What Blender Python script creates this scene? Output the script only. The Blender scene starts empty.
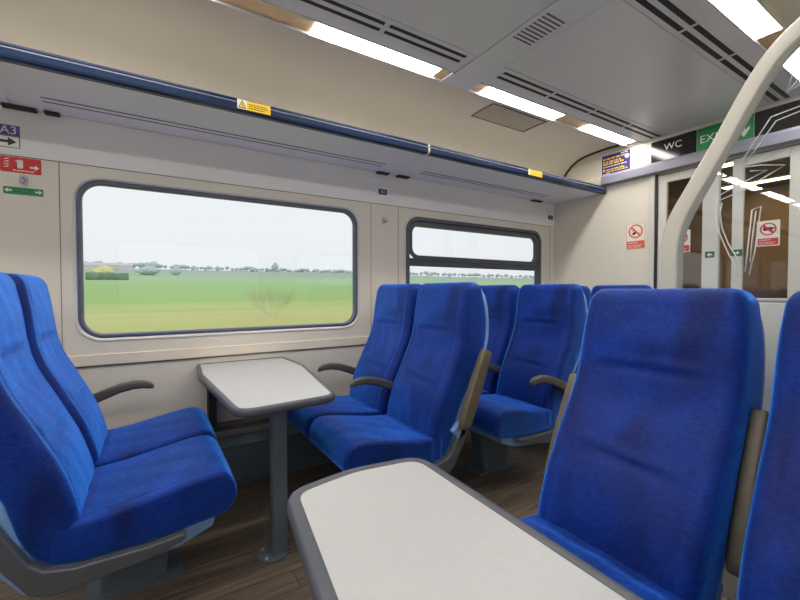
import bpy, bmesh, math, random
from mathutils import Vector, Matrix
PI = math.pi
random.seed(7)
sc = bpy.context.scene
COL = sc.collection

# ------------------------------------------------------------------ colour / materials
def lin(r, g, b):
    def f(c):
        c /= 255.0
        return c / 12.92 if c <= 0.04045 else ((c + 0.055) / 1.055) ** 2.4
    return (f(r), f(g), f(b), 1.0)

def new_mat(name):
    m = bpy.data.materials.new(name); m.use_nodes = True
    nt = m.node_tree
    return m, nt, nt.nodes['Principled BSDF']

def plain(name, rgb, rough=0.5, metal=0.0, var=0.06, scale=6.0, bump=0.0, bscale=200.0, spec=0.5, stretch=(1, 1, 1)):
    m, nt, b = new_mat(name)
    c = lin(*rgb)
    tc = nt.nodes.new('ShaderNodeTexCoord'); mp = nt.nodes.new('ShaderNodeMapping')
    mp.inputs['Scale'].default_value = stretch
    nt.links.new(tc.outputs['Object'], mp.inputs['Vector'])
    n = nt.nodes.new('ShaderNodeTexNoise'); n.inputs['Scale'].default_value = scale; n.inputs['Detail'].default_value = 5
    nt.links.new(mp.outputs['Vector'], n.inputs['Vector'])
    r = nt.nodes.new('ShaderNodeValToRGB')
    r.color_ramp.elements[0].position = 0.3; r.color_ramp.elements[1].position = 0.7
    r.color_ramp.elements[0].color = tuple(x * (1 - var) for x in c[:3]) + (1,)
    r.color_ramp.elements[1].color = tuple(min(1, x * (1 + var)) for x in c[:3]) + (1,)
    nt.links.new(n.outputs['Fac'], r.inputs['Fac']); nt.links.new(r.outputs['Color'], b.inputs['Base Color'])
    b.inputs['Roughness'].default_value = rough; b.inputs['Metallic'].default_value = metal
    b.inputs['Specular IOR Level'].default_value = spec
    if bump:
        n2 = nt.nodes.new('ShaderNodeTexNoise'); n2.inputs['Scale'].default_value = bscale
        nt.links.new(mp.outputs['Vector'], n2.inputs['Vector'])
        bp = nt.nodes.new('ShaderNodeBump'); bp.inputs['Strength'].default_value = bump; bp.inputs['Distance'].default_value = 0.002
        nt.links.new(n2.outputs['Fac'], bp.inputs['Height']); nt.links.new(bp.outputs['Normal'], b.inputs['Normal'])
    return m

def emis(name, rgb, strength):
    m, nt, b = new_mat(name)
    c = lin(*rgb)
    b.inputs['Base Color'].default_value = c
    b.inputs['Emission Color'].default_value = c
    b.inputs['Emission Strength'].default_value = strength
    return m

def glass(name, tint=(0.97, 0.98, 0.98), refl=1.0, ior=1.5):
    m = bpy.data.materials.new(name); m.use_nodes = True
    nt = m.node_tree; nt.nodes.clear()
    out = nt.nodes.new('ShaderNodeOutputMaterial'); mix = nt.nodes.new('ShaderNodeMixShader')
    tr = nt.nodes.new('ShaderNodeBsdfTransparent'); gl = nt.nodes.new('ShaderNodeBsdfGlossy'); fr = nt.nodes.new('ShaderNodeFresnel')
    tr.inputs['Color'].default_value = tint + (1,)
    gl.inputs['Roughness'].default_value = 0.02; gl.inputs['Color'].default_value = (refl, refl, refl, 1)
    fr.inputs['IOR'].default_value = ior
    ge = nt.nodes.new('ShaderNodeNewGeometry'); mu = nt.nodes.new('ShaderNodeMath'); mu.operation = 'MULTIPLY'
    iv = nt.nodes.new('ShaderNodeMath'); iv.operation = 'SUBTRACT'; iv.inputs[0].default_value = 1.0
    nt.links.new(ge.outputs['Backfacing'], iv.inputs[1]); nt.links.new(iv.outputs[0], mu.inputs[0]); nt.links.new(fr.outputs['Fac'], mu.inputs[1])
    nt.links.new(mu.outputs[0], mix.inputs['Fac']); nt.links.new(tr.outputs[0], mix.inputs[1]); nt.links.new(gl.outputs[0], mix.inputs[2])
    nt.links.new(mix.outputs[0], out.inputs['Surface'])
    return m

def velour():
    m, nt, b = new_mat('blue_velour')
    tc = nt.nodes.new('ShaderNodeTexCoord')
    mp = nt.nodes.new('ShaderNodeMapping'); mp.inputs['Scale'].default_value = (1.0, 1.0, 0.55)
    nt.links.new(tc.outputs['Object'], mp.inputs['Vector'])
    n = nt.nodes.new('ShaderNodeTexNoise'); n.inputs['Scale'].default_value = 7.0; n.inputs['Detail'].default_value = 4; n.inputs['Distortion'].default_value = 0.6
    nt.links.new(mp.outputs['Vector'], n.inputs['Vector'])
    r = nt.nodes.new('ShaderNodeValToRGB')
    r.color_ramp.elements[0].position = 0.33; r.color_ramp.elements[1].position = 0.70
    r.color_ramp.elements[0].color = VEL_A; r.color_ramp.elements[1].color = VEL_B
    nt.links.new(n.outputs['Fac'], r.inputs['Fac'])
    # fine woven dashes
    mp2 = nt.nodes.new('ShaderNodeMapping'); mp2.inputs['Scale'].default_value = (60, 60, 230)
    nt.links.new(tc.outputs['Object'], mp2.inputs['Vector'])
    n2 = nt.nodes.new('ShaderNodeTexNoise'); n2.inputs['Scale'].default_value = 1.0; n2.inputs['Detail'].default_value = 2
    nt.links.new(mp2.outputs['Vector'], n2.inputs['Vector'])
    mx = nt.nodes.new('ShaderNodeMixRGB'); mx.blend_type = 'MULTIPLY'; mx.inputs['Fac'].default_value = 0.45
    r2 = nt.nodes.new('ShaderNodeValToRGB'); r2.color_ramp.elements[0].position = 0.35; r2.color_ramp.elements[1].position = 0.65
    r2.color_ramp.elements[0].color = (0.55, 0.55, 0.6, 1); r2.color_ramp.elements[1].color = (1.25, 1.25, 1.2, 1)
    nt.links.new(n2.outputs['Fac'], r2.inputs['Fac'])
    nt.links.new(r.outputs['Color'], mx.inputs['Color1']); nt.links.new(r2.outputs['Color'], mx.inputs['Color2'])
    nt.links.new(mx.outputs['Color'], b.inputs['Base Color'])
    b.inputs['Roughness'].default_value = 0.62
    b.inputs['Specular IOR Level'].default_value = 0.25
    bp = nt.nodes.new('ShaderNodeBump'); bp.inputs['Strength'].default_value = 0.35; bp.inputs['Distance'].default_value = 0.0015
    nt.links.new(n2.outputs['Fac'], bp.inputs['Height'])
    n3 = nt.nodes.new('ShaderNodeTexNoise'); n3.inputs['Scale'].default_value = 14.0; n3.inputs['Detail'].default_value = 3
    nt.links.new(tc.outputs['Object'], n3.inputs['Vector'])
    bp2 = nt.nodes.new('ShaderNodeBump'); bp2.inputs['Strength'].default_value = 0.35; bp2.inputs['Distance'].default_value = 0.012
    nt.links.new(n3.outputs['Fac'], bp2.inputs['Height']); nt.links.new(bp.outputs['Normal'], bp2.inputs['Normal'])
    nt.links.new(bp2.outputs['Normal'], b.inputs['Normal'])
    shn = nt.nodes.new('ShaderNodeBsdfSheen'); shn.distribution = 'ASHIKHMIN'; shn.inputs['Roughness'].default_value = 0.36
    mc = nt.nodes.new('ShaderNodeMixRGB'); mc.blend_type = 'MULTIPLY'; mc.inputs['Fac'].default_value = 0.5
    mc.inputs['Color1'].default_value = (0.05, 0.29, 1.0, 1); nt.links.new(r2.outputs['Color'], mc.inputs['Color2'])
    nt.links.new(mc.outputs['Color'], shn.inputs['Color']); nt.links.new(bp2.outputs['Normal'], shn.inputs['Normal'])
    ads = nt.nodes.new('ShaderNodeAddShader'); nt.links.new(b.outputs[0], ads.inputs[0]); nt.links.new(shn.outputs[0], ads.inputs[1])
    nt.links.new(ads.outputs[0], nt.nodes['Material Output'].inputs['Surface'])
    return m
VEL_A = lin(2, 28, 98); VEL_B = lin(3, 50, 148)

def floor_mat():
    m, nt, b = new_mat('floor_planks')
    tc = nt.nodes.new('ShaderNodeTexCoord'); mp = nt.nodes.new('ShaderNodeMapping')
    mp.inputs['Scale'].default_value = (1.2, 26, 1)
    nt.links.new(tc.outputs['Object'], mp.inputs['Vector'])
    n = nt.nodes.new('ShaderNodeTexNoise'); n.inputs['Scale'].default_value = 2.2; n.inputs['Detail'].default_value = 8; n.inputs['Roughness'].default_value = 0.65
    nt.links.new(mp.outputs['Vector'], n.inputs['Vector'])
    r = nt.nodes.new('ShaderNodeValToRGB')
    r.color_ramp.elements[0].position = 0.3; r.color_ramp.elements[1].position = 0.72
    r.color_ramp.elements[0].color = lin(66, 59, 54); r.color_ramp.elements[1].color = lin(140, 122, 104)
    nt.links.new(n.outputs['Fac'], r.inputs['Fac'])
    br = nt.nodes.new('ShaderNodeTexBrick'); br.inputs['Scale'].default_value = 1.0
    br.inputs['Brick Width'].default_value = 1.0; br.inputs['Row Height'].default_value = 0.11; br.inputs['Mortar Size'].default_value = 0.0025
    br.inputs['Color1'].default_value = (1, 1, 1, 1); br.inputs['Color2'].default_value = (0.72, 0.72, 0.72, 1); br.inputs['Mortar'].default_value = (0.35, 0.35, 0.35, 1)
    nt.links.new(tc.outputs['Object'], br.inputs['Vector'])
    mx = nt.nodes.new('ShaderNodeMixRGB'); mx.blend_type = 'MULTIPLY'; mx.inputs['Fac'].default_value = 1
    nt.links.new(r.outputs['Color'], mx.inputs['Color1']); nt.links.new(br.outputs['Color'], mx.inputs['Color2'])
    nt.links.new(mx.outputs['Color'], b.inputs['Base Color']); b.inputs['Roughness'].default_value = 0.5
    return m

def field_mat():
    m, nt, b = new_mat('field_grass')
    tc = nt.nodes.new('ShaderNodeTexCoord')
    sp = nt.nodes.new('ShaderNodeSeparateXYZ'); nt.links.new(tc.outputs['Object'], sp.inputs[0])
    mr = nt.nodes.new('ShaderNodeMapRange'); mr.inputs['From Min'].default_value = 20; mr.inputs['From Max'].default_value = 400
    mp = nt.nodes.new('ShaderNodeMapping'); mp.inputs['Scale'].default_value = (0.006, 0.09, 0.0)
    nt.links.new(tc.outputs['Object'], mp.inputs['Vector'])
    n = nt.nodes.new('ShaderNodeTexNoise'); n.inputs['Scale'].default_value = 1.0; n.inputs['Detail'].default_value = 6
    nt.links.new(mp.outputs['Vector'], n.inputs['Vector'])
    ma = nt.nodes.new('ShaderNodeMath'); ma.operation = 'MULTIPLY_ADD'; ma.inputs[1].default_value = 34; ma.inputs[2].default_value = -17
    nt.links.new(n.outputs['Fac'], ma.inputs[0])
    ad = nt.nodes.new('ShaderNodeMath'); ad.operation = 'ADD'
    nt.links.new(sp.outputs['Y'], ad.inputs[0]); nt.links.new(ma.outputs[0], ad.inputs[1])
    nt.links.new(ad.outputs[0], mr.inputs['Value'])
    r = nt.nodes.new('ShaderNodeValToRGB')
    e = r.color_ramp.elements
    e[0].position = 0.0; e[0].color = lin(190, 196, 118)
    e[1].position = 1.0; e[1].color = lin(168, 186, 174)  # far tones paler and greyer: distance haze painted into the grass
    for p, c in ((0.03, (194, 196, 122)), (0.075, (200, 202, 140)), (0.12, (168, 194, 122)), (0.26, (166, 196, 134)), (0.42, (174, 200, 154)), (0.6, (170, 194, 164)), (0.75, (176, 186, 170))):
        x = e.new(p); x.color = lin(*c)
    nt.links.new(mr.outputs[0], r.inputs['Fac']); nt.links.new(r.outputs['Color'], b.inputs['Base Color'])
    b.inputs['Roughness'].default_value = 1.0; b.inputs['Specular IOR Level'].default_value = 0.0
    return m

M = dict(
    velour=velour(), floor=floor_mat(), field=field_mat(),
    wall=plain('wall_laminate', (221, 215, 202), 0.42, var=0.025, scale=2.5),
    wall_up=plain('upper_wall_laminate', (232, 230, 228), 0.42, var=0.02, scale=2.5),
    dado=plain('lower_wall_laminate', (218, 210, 198), 0.5, var=0.03, scale=3),
    band=plain('dado_band', (230, 219, 202), 0.4, var=0.05, scale=4, stretch=(1, 20, 20)),
    bezel=plain('window_bezel', (214, 212, 210), 0.35, var=0.02),
    cove=plain('cove_laminate', (216, 209, 190), 0.5, var=0.03, scale=2.0),
    ceil=plain('ceiling_panel', (222, 220, 224), 0.22, var=0.02, scale=3),
    ceil_strip=plain('ceiling_strip', (226, 225, 230), 0.3, var=0.02, scale=3),
    rack=plain('rack_underside', (240, 238, 248), 0.4, var=0.02, scale=3),
    navy=plain('rack_rail_navy', (10, 38, 72), 0.25, var=0.03, scale=5),
    dark=plain('dark_gap', (38, 36, 36), 0.7, var=0.05),
    seam=plain('panel_seam', (112, 106, 100), 0.7, var=0.05),
    black=plain('black_gloss', (24, 22, 20), 0.12, var=0.03),
    seal=plain('window_seal', (92, 97, 116), 0.4, var=0.04),
    wframe=plain('window_frame_dark', (76, 79, 88), 0.4, var=0.04),
    laminate=plain('table_laminate', (184, 184, 184), 0.38, var=0.02, scale=60),
    edging=plain('table_edging', (76, 80, 88), 0.42, var=0.04, scale=30),
    leg=plain('slate_metal', (88, 102, 112), 0.45, var=0.05, scale=12),
    taupe=plain('taupe_plastic', (98, 90, 74), 0.42, var=0.06, scale=20),
    taupe_dk=plain('dark_taupe_plastic', (84, 80, 74), 0.42, var=0.06, scale=20),
    greytrim=plain('grey_plastic', (80, 83, 90), 0.40, var=0.05, scale=20),
    paleblue=plain('pale_blue_plastic', (126, 168, 222), 0.38, var=0.04, scale=8),
    heater=plain('heater_casing', (94, 106, 116), 0.4, var=0.06, scale=9),
    bronze=plain('bronze_reflector', (200, 172, 134), 0.35, metal=0.6, var=0.12, scale=10, stretch=(1, 8, 8)),
    lamp=emis('lamp_diffuser', (255, 250, 243), 27.0),
    lamp_v=emis('vestibule_lamp', (255, 226, 180), 16.0),
    grille=plain('grille_metal', (196, 188, 168), 0.5, var=0.05),
    grille_bk=plain('grille_back', (96, 88, 76), 0.7, var=0.05),
    endwall=plain('end_wall_laminate', (226, 219, 206), 0.42, var=0.025, scale=2),
    white=plain('white_paint', (214, 212, 206), 0.4, var=0.02),
    beam=plain('door_beam', (138, 137, 152), 0.4, var=0.03),
    post=plain('screen_post', (208, 204, 192), 0.4, var=0.02),
    glass=glass('window_glass'), dglass=glass('door_glass', (0.80, 0.76, 0.70), ior=1.6), sglass=glass('screen_glass', (0.92, 0.94, 0.95), ior=1.65),
    etch=plain('etched_line', (222, 224, 222), 0.6, var=0.02),
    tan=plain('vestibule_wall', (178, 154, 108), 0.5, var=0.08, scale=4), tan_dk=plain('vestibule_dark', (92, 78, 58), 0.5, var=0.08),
    tree=plain('distant_tree', (192, 206, 204), 1.0, var=0.08, scale=0.4, spec=0.0),  # distance haze is mixed into this pale crown colour
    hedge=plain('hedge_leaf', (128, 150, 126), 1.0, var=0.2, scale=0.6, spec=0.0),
    yellow=plain('yellow_blossom', (226, 222, 160), 1.0, var=0.15, scale=0.8, spec=0.0),
    twig=plain('brown_twig', (192, 180, 148), 1.0, var=0.1, spec=0.0),
    trunk=plain('tree_trunk', (120, 110, 100), 1.0, var=0.1, spec=0.0),
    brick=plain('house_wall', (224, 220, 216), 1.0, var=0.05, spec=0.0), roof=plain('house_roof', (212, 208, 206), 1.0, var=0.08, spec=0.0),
    s_white=plain('sign_white', (232, 230, 222), 0.45, var=0.01), s_red=plain('sign_red', (206, 40, 36), 0.45, var=0.02),
    s_orange=plain('sign_orange', (226, 92, 50), 0.45, var=0.02), s_green=plain('sign_green', (20, 134, 74), 0.4, var=0.02),
    s_purple=plain('sign_purple', (84, 76, 146), 0.45, var=0.02), s_navy=plain('sign_navy', (50, 42, 112), 0.45, var=0.02),
    s_yellow=plain('sign_yellow', (236, 196, 32), 0.45, var=0.02), s_black=plain('sign_black', (26, 26, 28), 0.45, var=0.02),
    s_dgreen=plain('sign_dark_green', (24, 92, 60), 0.45, var=0.02),
    hook=plain('hook_plastic', (196, 194, 196), 0.35, var=0.02), clear=plain('clear_blue_plastic', (176, 204, 224), 0.2, var=0.02),
)

# ------------------------------------------------------------------ builders
def link(name, me, mat=None, parent=None, smooth=False):
    o = bpy.data.objects.new(name, me); COL.objects.link(o)
    if mat is not None and len(me.materials) == 0: me.materials.append(mat)
    if smooth:
        for p in me.polygons: p.use_smooth = True
    if parent is not None: o.parent = parent
    return o

def mesh(name, verts, faces):
    me = bpy.data.meshes.new(name); me.from_pydata([tuple(v) for v in verts], [], faces); me.validate(); me.update()
    bm = bmesh.new(); bm.from_mesh(me); bmesh.ops.recalc_face_normals(bm, faces=bm.faces); bm.to_mesh(me); bm.free()
    return me

class MB:
    """collects shapes for ONE mesh object"""
    def __init__(s): s.v = []; s.f = []
    def add(s, verts, faces):
        n = len(s.v); s.v += [tuple(v) for v in verts]; s.f += [tuple(i + n for i in f) for f in faces]; return s
    def box(s, x0, x1, y0, y1, z0, z1):
        v = [(x0, y0, z0), (x1, y0, z0), (x1, y1, z0), (x0, y1, z0), (x0, y0, z1), (x1, y0, z1), (x1, y1, z1), (x0, y1, z1)]
        return s.add(v, [(0, 3, 2, 1), (4, 5, 6, 7), (0, 1, 5, 4), (1, 2, 6, 5), (2, 3, 7, 6), (3, 0, 4, 7)])
    def prism(s, pts, a0, a1, axis='z'):
        """pts 2D polygon extruded along axis"""
        def P(p, a):
            return {'z': (p[0], p[1], a), 'y': (p[0], a, p[1]), 'x': (a, p[0], p[1])}[axis]
        n = len(pts)
        v = [P(p, a0) for p in pts] + [P(p, a1) for p in pts]
        f = [tuple(range(n)), tuple(range(2 * n - 1, n - 1, -1))] + [(i, (i + 1) % n, n + (i + 1) % n, n + i) for i in range(n)]
        return s.add(v, f)
    def ring(s, c, r0, r1, a0, a1, n=28):
        v = []; f = []
        for i in range(n):
            t = 2 * PI * i / n
            for r in (r0, r1):
                for a in (a0, a1): v.append((c[0] + r * math.cos(t), c[1] + r * math.sin(t), a))
        for i in range(n):
            j = (i + 1) % n; A = 4 * i; B = 4 * j
            f += [(A, A + 1, B + 1, B), (A + 2, B + 2, B + 3, A + 3), (A + 1, A + 3, B + 3, B + 1), (A, B, B + 2, A + 2)]
        return s.add(v, f)
    def disc(s, c, r, a0, a1, n=24):
        return s.prism([(c[0] + r * math.cos(2 * PI * i / n), c[1] + r * math.sin(2 * PI * i / n)) for i in range(n)], a0, a1)
    def tube(s, pts, rad, n=8, cap=True):
        pts = [Vector(p) for p in pts]; rings = []
        for i, p in enumerate(pts):
            d = (pts[min(i + 1, len(pts) - 1)] - pts[max(i - 1, 0)]).normalized()
            up = Vector((0, 0, 1)) if abs(d.z) < 0.9 else Vector((1, 0, 0))
            a = d.cross(up).normalized(); b = d.cross(a)
            r = rad[i] if isinstance(rad, (list, tuple)) else rad
            rings.append([p + (a * math.cos(2 * PI * k / n) + b * math.sin(2 * PI * k / n)) * r for k in range(n)])
        return s.loft(rings, cap)
    def loft(s, rings, cap=True):
        n = len(rings[0]); v = [p for r in rings for p in r]; f = []
        for i in range(len(rings) - 1):
            for k in range(n):
                k2 = (k + 1) % n
                f.append((i * n + k, i * n + k2, (i + 1) * n + k2, (i + 1) * n + k))
        if cap: f += [tuple(range(n))[::-1], tuple(range((len(rings) - 1) * n, len(rings) * n))]
        return s.add(v, f)
    def me(s, name='m'): return mesh(name, s.v, s.f)
    def build(s, name, mat, parent=None, smooth=False, bevel=0.0, seg=2):
        o = link(name, s.me(name), mat, parent, smooth)
        if bevel:
            md = o.modifiers.new('bevel', 'BEVEL'); md.width = bevel; md.segments = seg; md.limit_method = 'ANGLE'; md.angle_limit = math.radians(40)
        return o

def autosmooth(o, ang=40):
    me = o.data
    bm = bmesh.new(); bm.from_mesh(me)
    for e in bm.edges:
        e.smooth = not (len(e.link_faces) == 2 and e.calc_face_angle(0) > math.radians(ang))
    for f in bm.faces: f.smooth = True
    bm.to_mesh(me); bm.free()
    return o

def tag(o, label, cat, group=None):
    o['label'] = label; o['category'] = cat
    if group: o['group'] = group
    return o
def struct(o, label=None, cat=None):
    o['kind'] = 'structure'
    if label: o['label'] = label
    if cat: o['category'] = cat
    return o
def empty(name, loc=(0, 0, 0), rot=(0, 0, 0)):
    o = bpy.data.objects.new(name, None); COL.objects.link(o); o.location = loc; o.rotation_euler = rot; o.empty_display_size = 0.1
    return o

def interp(tab, x):
    if x <= tab[0][0]: return tab[0][1]
    for (a, b), (c, d) in zip(tab, tab[1:]):
        if x <= c:
            t = (x - a) / (c - a); return b + (d - b) * t
    return tab[-1][1]
def sinterp(tab, x):
    """catmull-rom through the table"""
    n = len(tab)
    if x <= tab[0][0]: return tab[0][1]
    if x >= tab[-1][0]: return tab[-1][1]
    for i in range(n - 1):
        if x <= tab[i + 1][0]:
            x0, y0 = tab[i]; x1, y1 = tab[i + 1]
            m0 = (y1 - tab[i - 1][1]) / (x1 - tab[i - 1][0]) if i > 0 else (y1 - y0) / (x1 - x0)
            m1 = (tab[i + 2][1] - y0) / (tab[i + 2][0] - x0) if i + 2 < n else (y1 - y0) / (x1 - x0)
            h = x1 - x0; t = (x - x0) / h
            return (2 * t**3 - 3 * t**2 + 1) * y0 + (t**3 - 2 * t**2 + t) * h * m0 + (-2 * t**3 + 3 * t**2) * y1 + (t**3 - t**2) * h * m1

def rrect(x0, x1, z0, z1, r, seg=8):
    out = []
    for (cx, cz, a) in ((x1 - r, z0 + r, -PI / 2), (x1 - r, z1 - r, 0), (x0 + r, z1 - r, PI / 2), (x0 + r, z0 + r, PI)):
        for k in range(seg + 1):
            t = a + PI / 2 * k / seg; out.append((cx + r * math.cos(t), cz + r * math.sin(t)))
    return out
def outer_match(hole, x0, x1, z0, z1, X0, X1, Z0, Z1, r, seg=8):
    """points on the rectangle matched to rrect() points (corner at each arc's middle)"""
    out = []
    cs = (((x1 - r, Z0), (X1, Z0), (X1, z0 + r)), ((X1, z1 - r), (X1, Z1), (x1 - r, Z1)),
          ((x0 + r, Z1), (X0, Z1), (X0, z1 - r)), ((X0, z0 + r), (X0, Z0), (x0 + r, Z0)))
    for a, c, b in cs:
        for k in range(seg + 1):
            t = k / seg * 2
            p, q, u = (a, c, t) if t <= 1 else (c, b, t - 1)
            out.append((p[0] + (q[0] - p[0]) * u, p[1] + (q[1] - p[1]) * u))
    return out

# ------------------------------------------------------------------ measures
XA, XE = -5.7, 3.66           # coach ends
YW, YO = 2.75, -0.22          # window wall, opposite wall
ZC = 2.47
YM = 1.33                     # middle of the ceiling
def mir(y): return 2 * YM - y

# ------------------------------------------------------------------ floor
struct(MB().box(XA, 6.2, YO, YW, -0.05, 0.0).build('floor', M['floor']))

# ------------------------------------------------------------------ window wall
WIN = [(-4.51, -2.85), (-2.41, -0.75), (-0.335, 1.358), (1.78, 3.455)]
WZ0, WZ1, WR = 0.908, 1.80, 0.125
def window_wall(name, Y, s):
    """s=+1: wall whose back is towards +Y"""
    b = MB()
    b.box(XA, XE, Y, Y + s * 0.05, 0, 0.765)
    b.box(XA, XE, Y, Y + s * 0.05, 1.86, 2.14)
    bounds = [XA]
    cells = []
    for i, (a, c) in enumerate(WIN):
        X0, X1 = a - 0.06, c + 0.10
        if i == 3: X0, X1 = 1.71, XE
        cells.append((X0, X1, a, c))
    prev = XA
    for X0, X1, a, c in cells:
        b.box(prev, X0, Y, Y + s * 0.05, 0.765, 1.86); prev = X1
        h = rrect(a, c, WZ0, WZ1, WR); o = outer_match(h, a, c, WZ0, WZ1, X0, X1, 0.765, 1.86, WR)
        n = len(h)
        v = [(p[0], Y, p[1]) for p in o] + [(p[0], Y, p[1]) for p in h] + [(p[0], Y + s * 0.05, p[1]) for p in h] + [(p[0], Y + s * 0.05, p[1]) for p in o]
        f = []
        for i in range(n):
            j = (i + 1) % n
            f += [(i, j, n + j, n + i), (n + i, n + j, 2 * n + j, 2 * n + i), (2 * n + i, 2 * n + j, 3 * n + j, 3 * n + i)]
        b.add(v, f)
    if prev < XE - 0.001: b.box(prev, XE, Y, Y + s * 0.05, 0.765, 1.86)
    return struct(b.build(name, M['wall']))
window_wall('wall_left', YW, 1)
window_wall('wall_right', YO, -1)

def band_loft(b, loops):
    n = len(loops[0]); v = [p for l in loops for p in l]; f = []
    for i in range(len(loops) - 1):
        for k in range(n):
            k2 = (k + 1) % n; f.append((i * n + k, i * n + k2, (i + 1) * n + k2, (i + 1) * n + k))
    b.add(v, f)

wn = 0
for Y, s in ((YW, 1), (YO, -1)):
    for i, (a, c) in enumerate(WIN):
        wn += 1
        w = struct(empty('window_%d' % wn, ((a + c) / 2, Y, WZ0)))
        ox, oz = (a + c) / 2, WZ0
        def L(ins, dy, z0=WZ0, z1=WZ1, r=WR, a=a, c=c):
            return [(p[0] - ox, s * dy, p[1] - oz) for p in rrect(a + ins, c - ins, z0 + ins, z1 - ins, max(0.01, r - ins))]
        b = MB(); band_loft(b, [L(-0.006, -0.001), L(-0.004, -0.006), L(0.004, -0.005), L(0.010, 0.004), L(0.012, 0.03)])
        autosmooth(b.build('window_bezel', M['bezel'], w), 60)
        hop = (i == 3)
        b = MB()
        if not hop:
            band_loft(b, [L(0.010, 0.004), L(0.014, 0.0), L(0.026, 0.0), L(0.032, 0.008), L(0.033, 0.045)])
            autosmooth(b.build('window_frame', M['seal'], w), 50)
        else:
            band_loft(b, [L(0.0, 0.002), L(0.006, -0.012), L(0.034, -0.012), L(0.042, 0.0), L(0.044, 0.045)])
            autosmooth(b.build('window_frame', M['wframe'], w), 50)
            b = MB(); b.box(a + 0.04 - ox, c - 0.04 - ox, -0.004 * s, 0.03 * s, 1.388 - oz, 1.43 - oz)
            b.box(a + 0.04 - ox, c - 0.04 - ox, -0.010 * s, 0.03 * s, 1.432 - oz, 1.452 - oz)
            b.build('transom', M['wframe'], w, bevel=0.004)
            b = MB()
            def L2(ins, dy): return [(p[0] - ox, s * dy, p[1] - oz) for p in rrect(a + 0.035 + ins, c - 0.035 - ins, 1.445 + ins, WZ1 - 0.045 - ins, max(0.01, 0.10 - ins))]
            band_loft(b, [L2(-0.006, 0.004), L2(0.0, -0.004), L2(0.030, -0.004), L2(0.034, 0.004), L2(0.036, 0.04)])
            autosmooth(b.build('hopper_frame', M['wframe'], w), 50)
        b = MB()
        lp = [(p[0] - ox, p[1] - oz) for p in rrect(a + 0.025, c - 0.025, WZ0 + 0.025, WZ1 - 0.025, WR - 0.025)]
        b.prism(lp, s * 0.036, s * 0.042, 'y'); b.build('pane', M['glass'], w)

# wall trims: dado band, seams
t = 0
def trim(b, mat, bevel=0.0):
    global t; t += 1
    return struct(b.build('trim_%d' % t, mat, bevel=bevel))
trim(MB().box(XA, XE, YW - 0.010, YW, 0.770, 0.830), M['band'], 0.003)
trim(MB().box(XA, XE, YW - 0.006, YW, 0.762, 0.768), M['seam'])
trim(MB().box(XA, XE, YO, YO + 0.012, 0.770, 0.830), M['band'], 0.003)
trim(MB().box(XA, XE, YW - 0.0015, YW, 1.858, 1.862), M['seam'])
trim(MB().box(XA, XE, YW - 0.004, YW, 1.862, 2.10), M['wall_up'])
for x in (-0.392, 1.462, 1.71, 3.60, -2.49, -0.64):
    trim(MB().box(x - 0.0015, x + 0.0015, YW - 0.0015, YW, 0.83, 1.86), M['seam'])
trim(MB().box(3.60, XE, YW - 0.004, YW, 0.83, 1.86), M['endwall'])
# skirting ledge + heater casing
struct(MB().box(XA, XE, YW - 0.06, YW, 0.305, 0.345).build('baseboard_left', M['taupe_dk'], bevel=0.004))
h = tag(empty('heater_casing', (0.55, 2.65, 0)), 'slate grey heater casing along the floor under the window', 'heater')
MB().box(-3.0, 3.0, -0.088, 0.09, 0, 0.235).build('casing', M['heater'], h, bevel=0.004)
MB().box(-3.0, 3.0, -0.096, 0.09, 0.235, 0.25).build('top_rail', M['leg'], h, bevel=0.004)
for k in range(26):
    x = -2.9 + k * 0.105 + 0.4
    MB().prism([(x, 0.03), (x + 0.05, 0.03), (x + 0.036, 0.052), (x + 0.014, 0.052)], -0.093, -0.088, 'y').build('clip', M['paleblue'] if k % 9 == 20 else M['leg'], h)

# ------------------------------------------------------------------ ceiling
def Yrange(y0, y1, m): return (mir(y1), mir(y0)) if m else (y0, y1)
struct(MB().box(XA, XE, mir(2.0), 2.0, 2.54, 2.58).build('ceiling', M['dark']))
PANELS = []
def panel(x0, x1, y0, y1, z=ZC, mat='ceil', dz=0.02):
    return trim(MB().box(x0, x1, y0, y1, z, z + dz), M[mat], 0.003)
panel(1.752, XE - 0.002, 1.004, 1.655)
panel(XA, 1.548, 1.004, 1.655)
panel(1.553, 1.747, mir(1.855), 1.975, ZC - 0.004, 'ceil_strip')
for m in (0, 1):
    y0, y1 = Yrange(1.66, 1.853, m)
    panel(1.752, XE - 0.002, y0, y1, mat='ceil')
    panel(XA, 1.548, y0, y1, mat='ceil')
panel(1.553, 1.747, mir(1.975), mir(1.857), ZC - 0.004, 'ceil_strip')

# cove profile (Y,z)
COVE = [(1.974, 2.478), (1.985, 2.500), (2.06, 2.513), (2.15, 2.517), (2.28, 2.514), (2.38, 2.506), (2.46, 2.488), (2.53, 2.452), (2.59, 2.40), (2.64, 2.335), (2.68, 2.26), (2.715, 2.18), (2.75, 2.10)]
for m, nm in ((0, 'ceiling_cove_left'), (1, 'ceiling_cove_right')):
    def mm(y):
        if not m: return y
        return mir(y) if y < 2.1 else mir(2.1) - (y - 2.1) * (mir(2.1) - YO) / 0.65
    pts = [(mm(y), z) for y, z in COVE] + [(mm(y), z + 0.02) for y, z in COVE[::-1]]
    o = MB().prism(pts, XA, XE, 'x').build(nm, M['cove']); autosmooth(o, 30); struct(o)

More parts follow.
